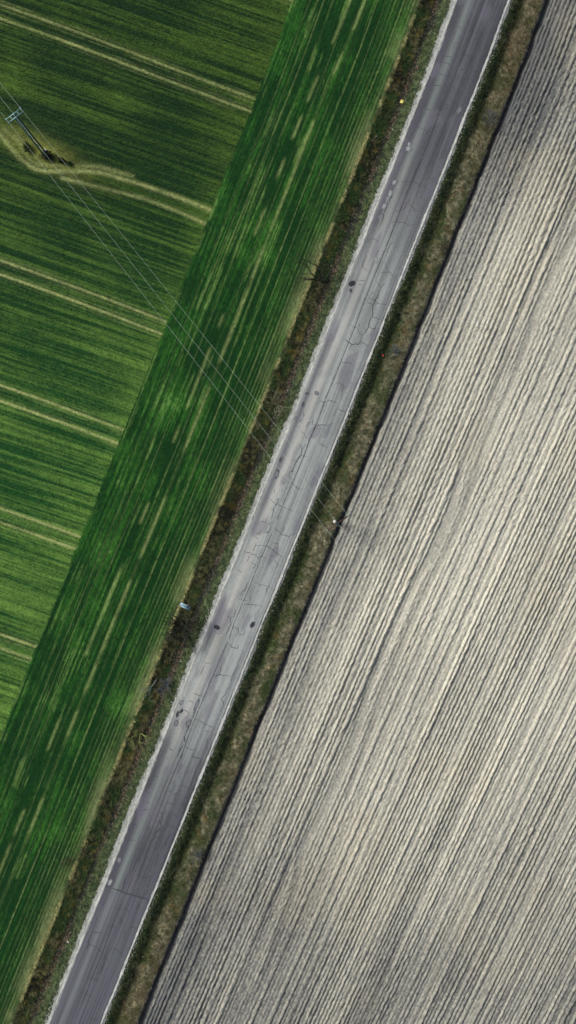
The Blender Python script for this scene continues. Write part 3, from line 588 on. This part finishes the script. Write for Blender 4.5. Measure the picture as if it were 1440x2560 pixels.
# ------------------------------------------------------------------ power line
M_steel = flat_mat('galvanised_steel', C(124, 162, 160), .5, .35)
M_dark = flat_mat('blue_grey_paint', C(54, 80, 94), .55, .2)
M_conc = flat_mat('pole_concrete', C(214, 214, 206), .85)
M_rust = flat_mat('rusty_steel', C(88, 60, 56), .7, .2)
M_ins = flat_mat('insulator_glass', C(150, 186, 180), .25)
M_wire = flat_mat('aluminium_wire', C(190, 208, 192), .5, .1)
def box_between(name, p0, p1, w, h, material, parent, off=(0, 0, 0)):
    """square bar from p0 to p1 in the parent's own frame"""
    p0 = Vector(p0); p1 = Vector(p1); d_ = (p1 - p0).normalized()
    u = d_.cross(Vector((0, 0, 1))); u = u.normalized() if u.length > .01 else Vector((1, 0, 0)); v = u.cross(d_)
    co = []
    for p in (p0, p1):
        for a, b in ((-1, -1), (1, -1), (1, 1), (-1, 1)): co.append(tuple(p + u * a * w / 2 + v * b * h / 2))
    f = [(0, 3, 2, 1), (4, 5, 6, 7)] + [(i, (i + 1) % 4, 4 + (i + 1) % 4, 4 + i) for i in range(4)]
    return mesh_np(name, np.array(co), np.array(f), None, material, False, parent)
def lathe(name, prof, loc, material, parent, k=12):
    co = []; f = []
    for (r, z) in prof:
        for i in range(k): t = 2 * math.pi * i / k; co.append((loc[0] + r * math.cos(t), loc[1] + r * math.sin(t), loc[2] + z))
    for j in range(len(prof) - 1):
        for i in range(k): f.append((j * k + i, j * k + (i + 1) % k, (j + 1) * k + (i + 1) % k, (j + 1) * k + i))
    return mesh_np(name, np.array(co), np.array(f), None, material, True, parent)
INS = [(.03, 0), (.03, .05), (.07, .07), (.075, .1), (.035, .12), (.065, .15), (.06, .18), (.03, .2), (.028, .26), (.001, .27)]
# lattice pole in the crop
bz = 0.02; HP = 9.1
P1 = W(118, 392, bz)
pole1 = empty('power_pole', P1, 'tall dark lattice power pole standing in the green crop', 'power pole')
def sect(z): return .19 - .085 * z / HP
rot = math.atan2(36, 31) - math.pi / 2
def rv(x_, y_, z_):
    c, s_ = math.cos(rot), math.sin(rot); return (x_ * c - y_ * s_, x_ * s_ + y_ * c, z_)
for a, b in ((-1, -1), (1, -1), (1, 1), (-1, 1)):
    box_between('leg', rv(a * sect(0), b * sect(0), -.1), rv(a * sect(HP), b * sect(HP), HP), .07, .07, M_dark if a < 0 else M_steel if b < 0 else M_dark, pole1)
nst = 13
for i in range(nst):
    z0, z1 = HP * i / nst, HP * (i + 1) / nst; s0, s1 = sect(z0), sect(z1); fl = 1 if i % 2 else -1
    box_between('brace', rv(-s0 * fl, -s0, z0), rv(s1 * fl, -s1, z1), .035, .02, M_steel if i % 3 == 0 else M_dark, pole1); box_between('brace', rv(s0 * fl, s0, z0), rv(-s1 * fl, s1, z1), .035, .02, M_dark, pole1)
    box_between('brace', rv(-s0, s0 * fl, z0), rv(-s1, -s1 * fl, z1), .035, .02, M_dark, pole1); box_between('brace', rv(s0, -s0 * fl, z0), rv(s1, s1 * fl, z1), .035, .02, M_dark, pole1)
box_between('warning_plate', rv(-.24, -.05, 2.45), rv(-.24, -.05, 2.75), .3, .05, M_steel, pole1)
box_between('step_plate', rv(-.2, 0, 4.4), rv(-.2, 0, 4.75), .16, .05, M_steel, pole1)
def L1(px, py, h): p = WH(px, py, h); return Vector((p[0] - P1[0], p[1] - P1[1], h - P1[2]))
a0, a1 = L1(18.5, 303.5, 9.15), L1(55.5, 274.5, 9.15); ad = (a1 - a0).normalized(); an = Vector((ad.y, -ad.x, 0))
for s_ in (-.19, .19): box_between('crossarm_beam', a0 + an * s_, a1 + an * s_, .085, .085, M_steel, pole1)
for t in (.02, .28, .5, .72, .98):
    m = a0.lerp(a1, t); ee = .34 if t in (.02, .98) else .19
    box_between('crossarm_tie', m - an * ee, m + an * ee, .08 if t in (.02, .98) else .07, .075, M_steel, pole1)
ends1 = []
for t in (.02, .5, .98):
    m = a0.lerp(a1, t); lathe('insulator', INS, (m.x, m.y, m.z + .04), M_ins, pole1)
    ends1.append(Vector((m.x + P1[0], m.y + P1[1], m.z + P1[2] + .31)))
# round pole at the ploughed edge
dx2 = 835 - float(cx(1304.))
P2 = W(837, 1304, float(zb(np.array(dx2), np.array(1304.))) - .02)
pole2 = empty('power_pole', P2, 'round pale concrete power pole with rusty crossarm at the ploughed edge', 'power pole')
lathe('post', [(.19, -.2), (.18, 2), (.165, 5), (.15, 9.3), (.15, 9.42), (.10, 9.46), (.001, 9.47)], (0, 0, 0), M_conc, pole2, 16)
def L2(px, py, h): p = WH(px, py, h); return Vector((p[0] - P2[0], p[1] - P2[1], h - P2[2]))
b0, b1 = L2(817, 1328, 9.0), L2(874, 1287, 9.0); bd = (b1 - b0).normalized(); bn = Vector((bd.y, -bd.x, 0))
box_between('crossarm', b0, b1, .12, .10, M_rust, pole2)
box_between('arm_clamp', (0, 0, b0.z), b0.lerp(b1, .44), .12, .09, M_rust, pole2)
for t in (.25, .75): box_between('arm_strut', b0.lerp(b1, .46) + Vector((0, 0, -.7)) - bn * .12, b0.lerp(b1, t) + Vector((0, 0, -.03)), .045, .045, M_rust, pole2)
ends2 = []
for t in (.03, .48, .95):
    m = b0.lerp(b1, t); lathe('insulator', INS, (m.x, m.y, m.z + .05), M_ins, pole2)
    lathe('insulator_pin', [(.02, -.1), (.02, .06)], (m.x, m.y, m.z), M_rust, pole2, 6)
    ends2.append(Vector((m.x + P2[0], m.y + P2[1], m.z + P2[2] + .32)))
    q = m + Vector((0, 0, .28)); co, fc = [], []       # slack tie wire looping beside the insulator
    pts_ = [q + (ends1[0] - ends2[0]).normalized() * .55, q + bn * .14 - bd * .22 + Vector((0, 0, -.16)), q + bn * .30 + Vector((0, 0, -.2)), q - (ends1[0] - ends2[0]).normalized() * .6]
    for i in range(3): tube(co, fc, pts_[i], pts_[i + 1], .012, .012)
    mesh_np('tie_wire', np.array(co), np.array(fc), None, M_wire, False, pole2)
def wire(p, q, sag, label, rad=.0085):
    n_ = 40; pts_ = []
    for i in range(n_ + 1):
        t = i / n_; m = p.lerp(q, t); m.z -= sag * 4 * t * (1 - t); pts_.append(m)
    co, fc = [], []; k = 5
    for i, m in enumerate(pts_):
        d_ = (pts_[min(i + 1, n_)] - pts_[max(i - 1, 0)]).normalized(); u = d_.orthogonal().normalized(); v = d_.cross(u)
        for j in range(k): t = 2 * math.pi * j / k; co.append(tuple(m + (u * math.cos(t) + v * math.sin(t)) * rad))
    for i in range(n_):
        for j in range(k): fc.append((i * k + j, i * k + (j + 1) % k, (i + 1) * k + (j + 1) % k, (i + 1) * k + j))
    tag(mesh_np('power_line_wire', np.array(co), np.array(fc), None, M_wire, True), label, 'wire', 'wires of the power line')
side = ('lower left', 'middle', 'upper right')
for i in range(3):
    wire(ends1[i], ends2[i], .55, f'{side[i]} wire of three spanning crop and road between the two poles')
    far = ends1[i] + (ends1[i] - ends2[i]).normalized() * 30 ; wire(far, ends1[i], .25, f'{side[i]} of the three short wires beyond the lattice pole')
    far = ends2[i] + (ends2[i] - ends1[i]).normalized() * 52; wire(ends2[i], far, .6, f'{side[i]} of the three wires running out over the ploughed field', .0075)

# ------------------------------------------------------------------ small things
M_blue = flat_mat('pale_blue_paint', C(140, 190, 212), .7, 0, .22, 9)
M_blue2 = flat_mat('faded_white_paint', C(176, 200, 206), .7, 0, .2, 9)
M_wood = flat_mat('bare_wood', C(170, 156, 130), .9)
pz = float(ground_z(np.array(463.), np.array(1515.)))
pal = empty('broken_pallet', W(463, 1515.5, pz + .28), 'pale blue slatted wooden pallet lying broken on the ditch bank', 'pallet')
pal.rotation_euler = (math.radians(7), math.radians(9), math.radians(-26))
for i, (o_, l0, l1) in enumerate([(-.17, -.40, .62), (-.06, -.56, .58), (.05, -.62, .46), (.16, -.55, .40)]):
    box_between('plank', (l0, o_, .06 + .012 * (i % 2)), (l1, o_ + .012 * (i - 1),   .06 + .01 * i), .082, .024, M_blue2 if i in (0, 3) else M_blue, pal)
for xx in (-.42, .05, .47): box_between('batten', (xx, -.21, .0), (xx, .20, .0), .08, .08, M_blue2, pal)
box_between('snapped_stick', (.02, .16, .09), (.34, .50, .22), .035, .03, M_wood, pal)
# yellow square marker
M_yel = flat_mat('yellow_plate', C(214, 204, 112), .6, 0, .15, 14)
yz = float(ground_z(np.array(1006.), np.array(251.)))
ym = empty('yellow_marker', W(1006, 250.5, yz), 'small square yellow plate lying tilted in the roadside grass', 'plate')
ym.rotation_euler = (0, 0, math.radians(-28))
box_between('plate', (-.19, 0, .20), (.19, 0, .26), .36, .02, M_yel, ym)
box_between('stake', (0, 0, -.1), (0, 0, .22), .04, .04, M_wood, ym)
# white scrap by the pole and a red can on the verge
def crumple(name, px, py, r, material, label, cat, zoff=.0):
    z = float(ground_z(np.array(px * 1.), np.array(py * 1.))); n1_, n2_ = 10, 6; co = []; f = []
    for j in range(n2_ + 1):
        for i in range(n1_):
            t = 2 * math.pi * i / n1_; q = math.pi * j / n2_; k = r * random.uniform(.55, 1.25) * (1 + .5 * math.cos(2 * t + 1))
            co.append((k * math.sin(q) * math.cos(t), k * math.sin(q) * math.sin(t), r * .55 + .6 * k * math.cos(q)))
    for j in range(n2_):
        for i in range(n1_): f.append((j * n1_ + i, (j + 1) * n1_ + i, (j + 1) * n1_ + (i + 1) % n1_, j * n1_ + (i + 1) % n1_))
    o = mesh_np(name, np.array(co), np.array(f), None, material, False); o.location = W(px, py, z + zoff); tag(o, label, cat)
crumple('white_scrap', 115, 376, .14, flat_mat('white_plastic', C(236, 238, 234), .5, 0, .1), 'small crumpled white scrap beside the foot of the lattice pole', 'litter', .12)
crumple('white_stone', 168, 2358, .13, flat_mat('white_stone', C(220, 218, 204), .9), 'lone white stone in the grass at the lower left road edge', 'stone', .05)
M_red = flat_mat('red_paint', C(190, 62, 44), .5)
rz = float(ground_z(np.array(958.), np.array(887.)))
can = empty('red_can', W(958, 887, rz + .10), 'small red can lying in the grass by the grey shrub', 'can'); can.rotation_euler = (math.radians(84), 0, math.radians(18))
lathe('can_body', [(.001, 0), (.07, .0), (.08, .02), (.08, .24), (.07, .27)], (0, 0, -.13), M_red, can); lathe('can_lid', [(.07, 0), (.062, .008), (.001, .004)], (0, 0, .14), M_conc, can)
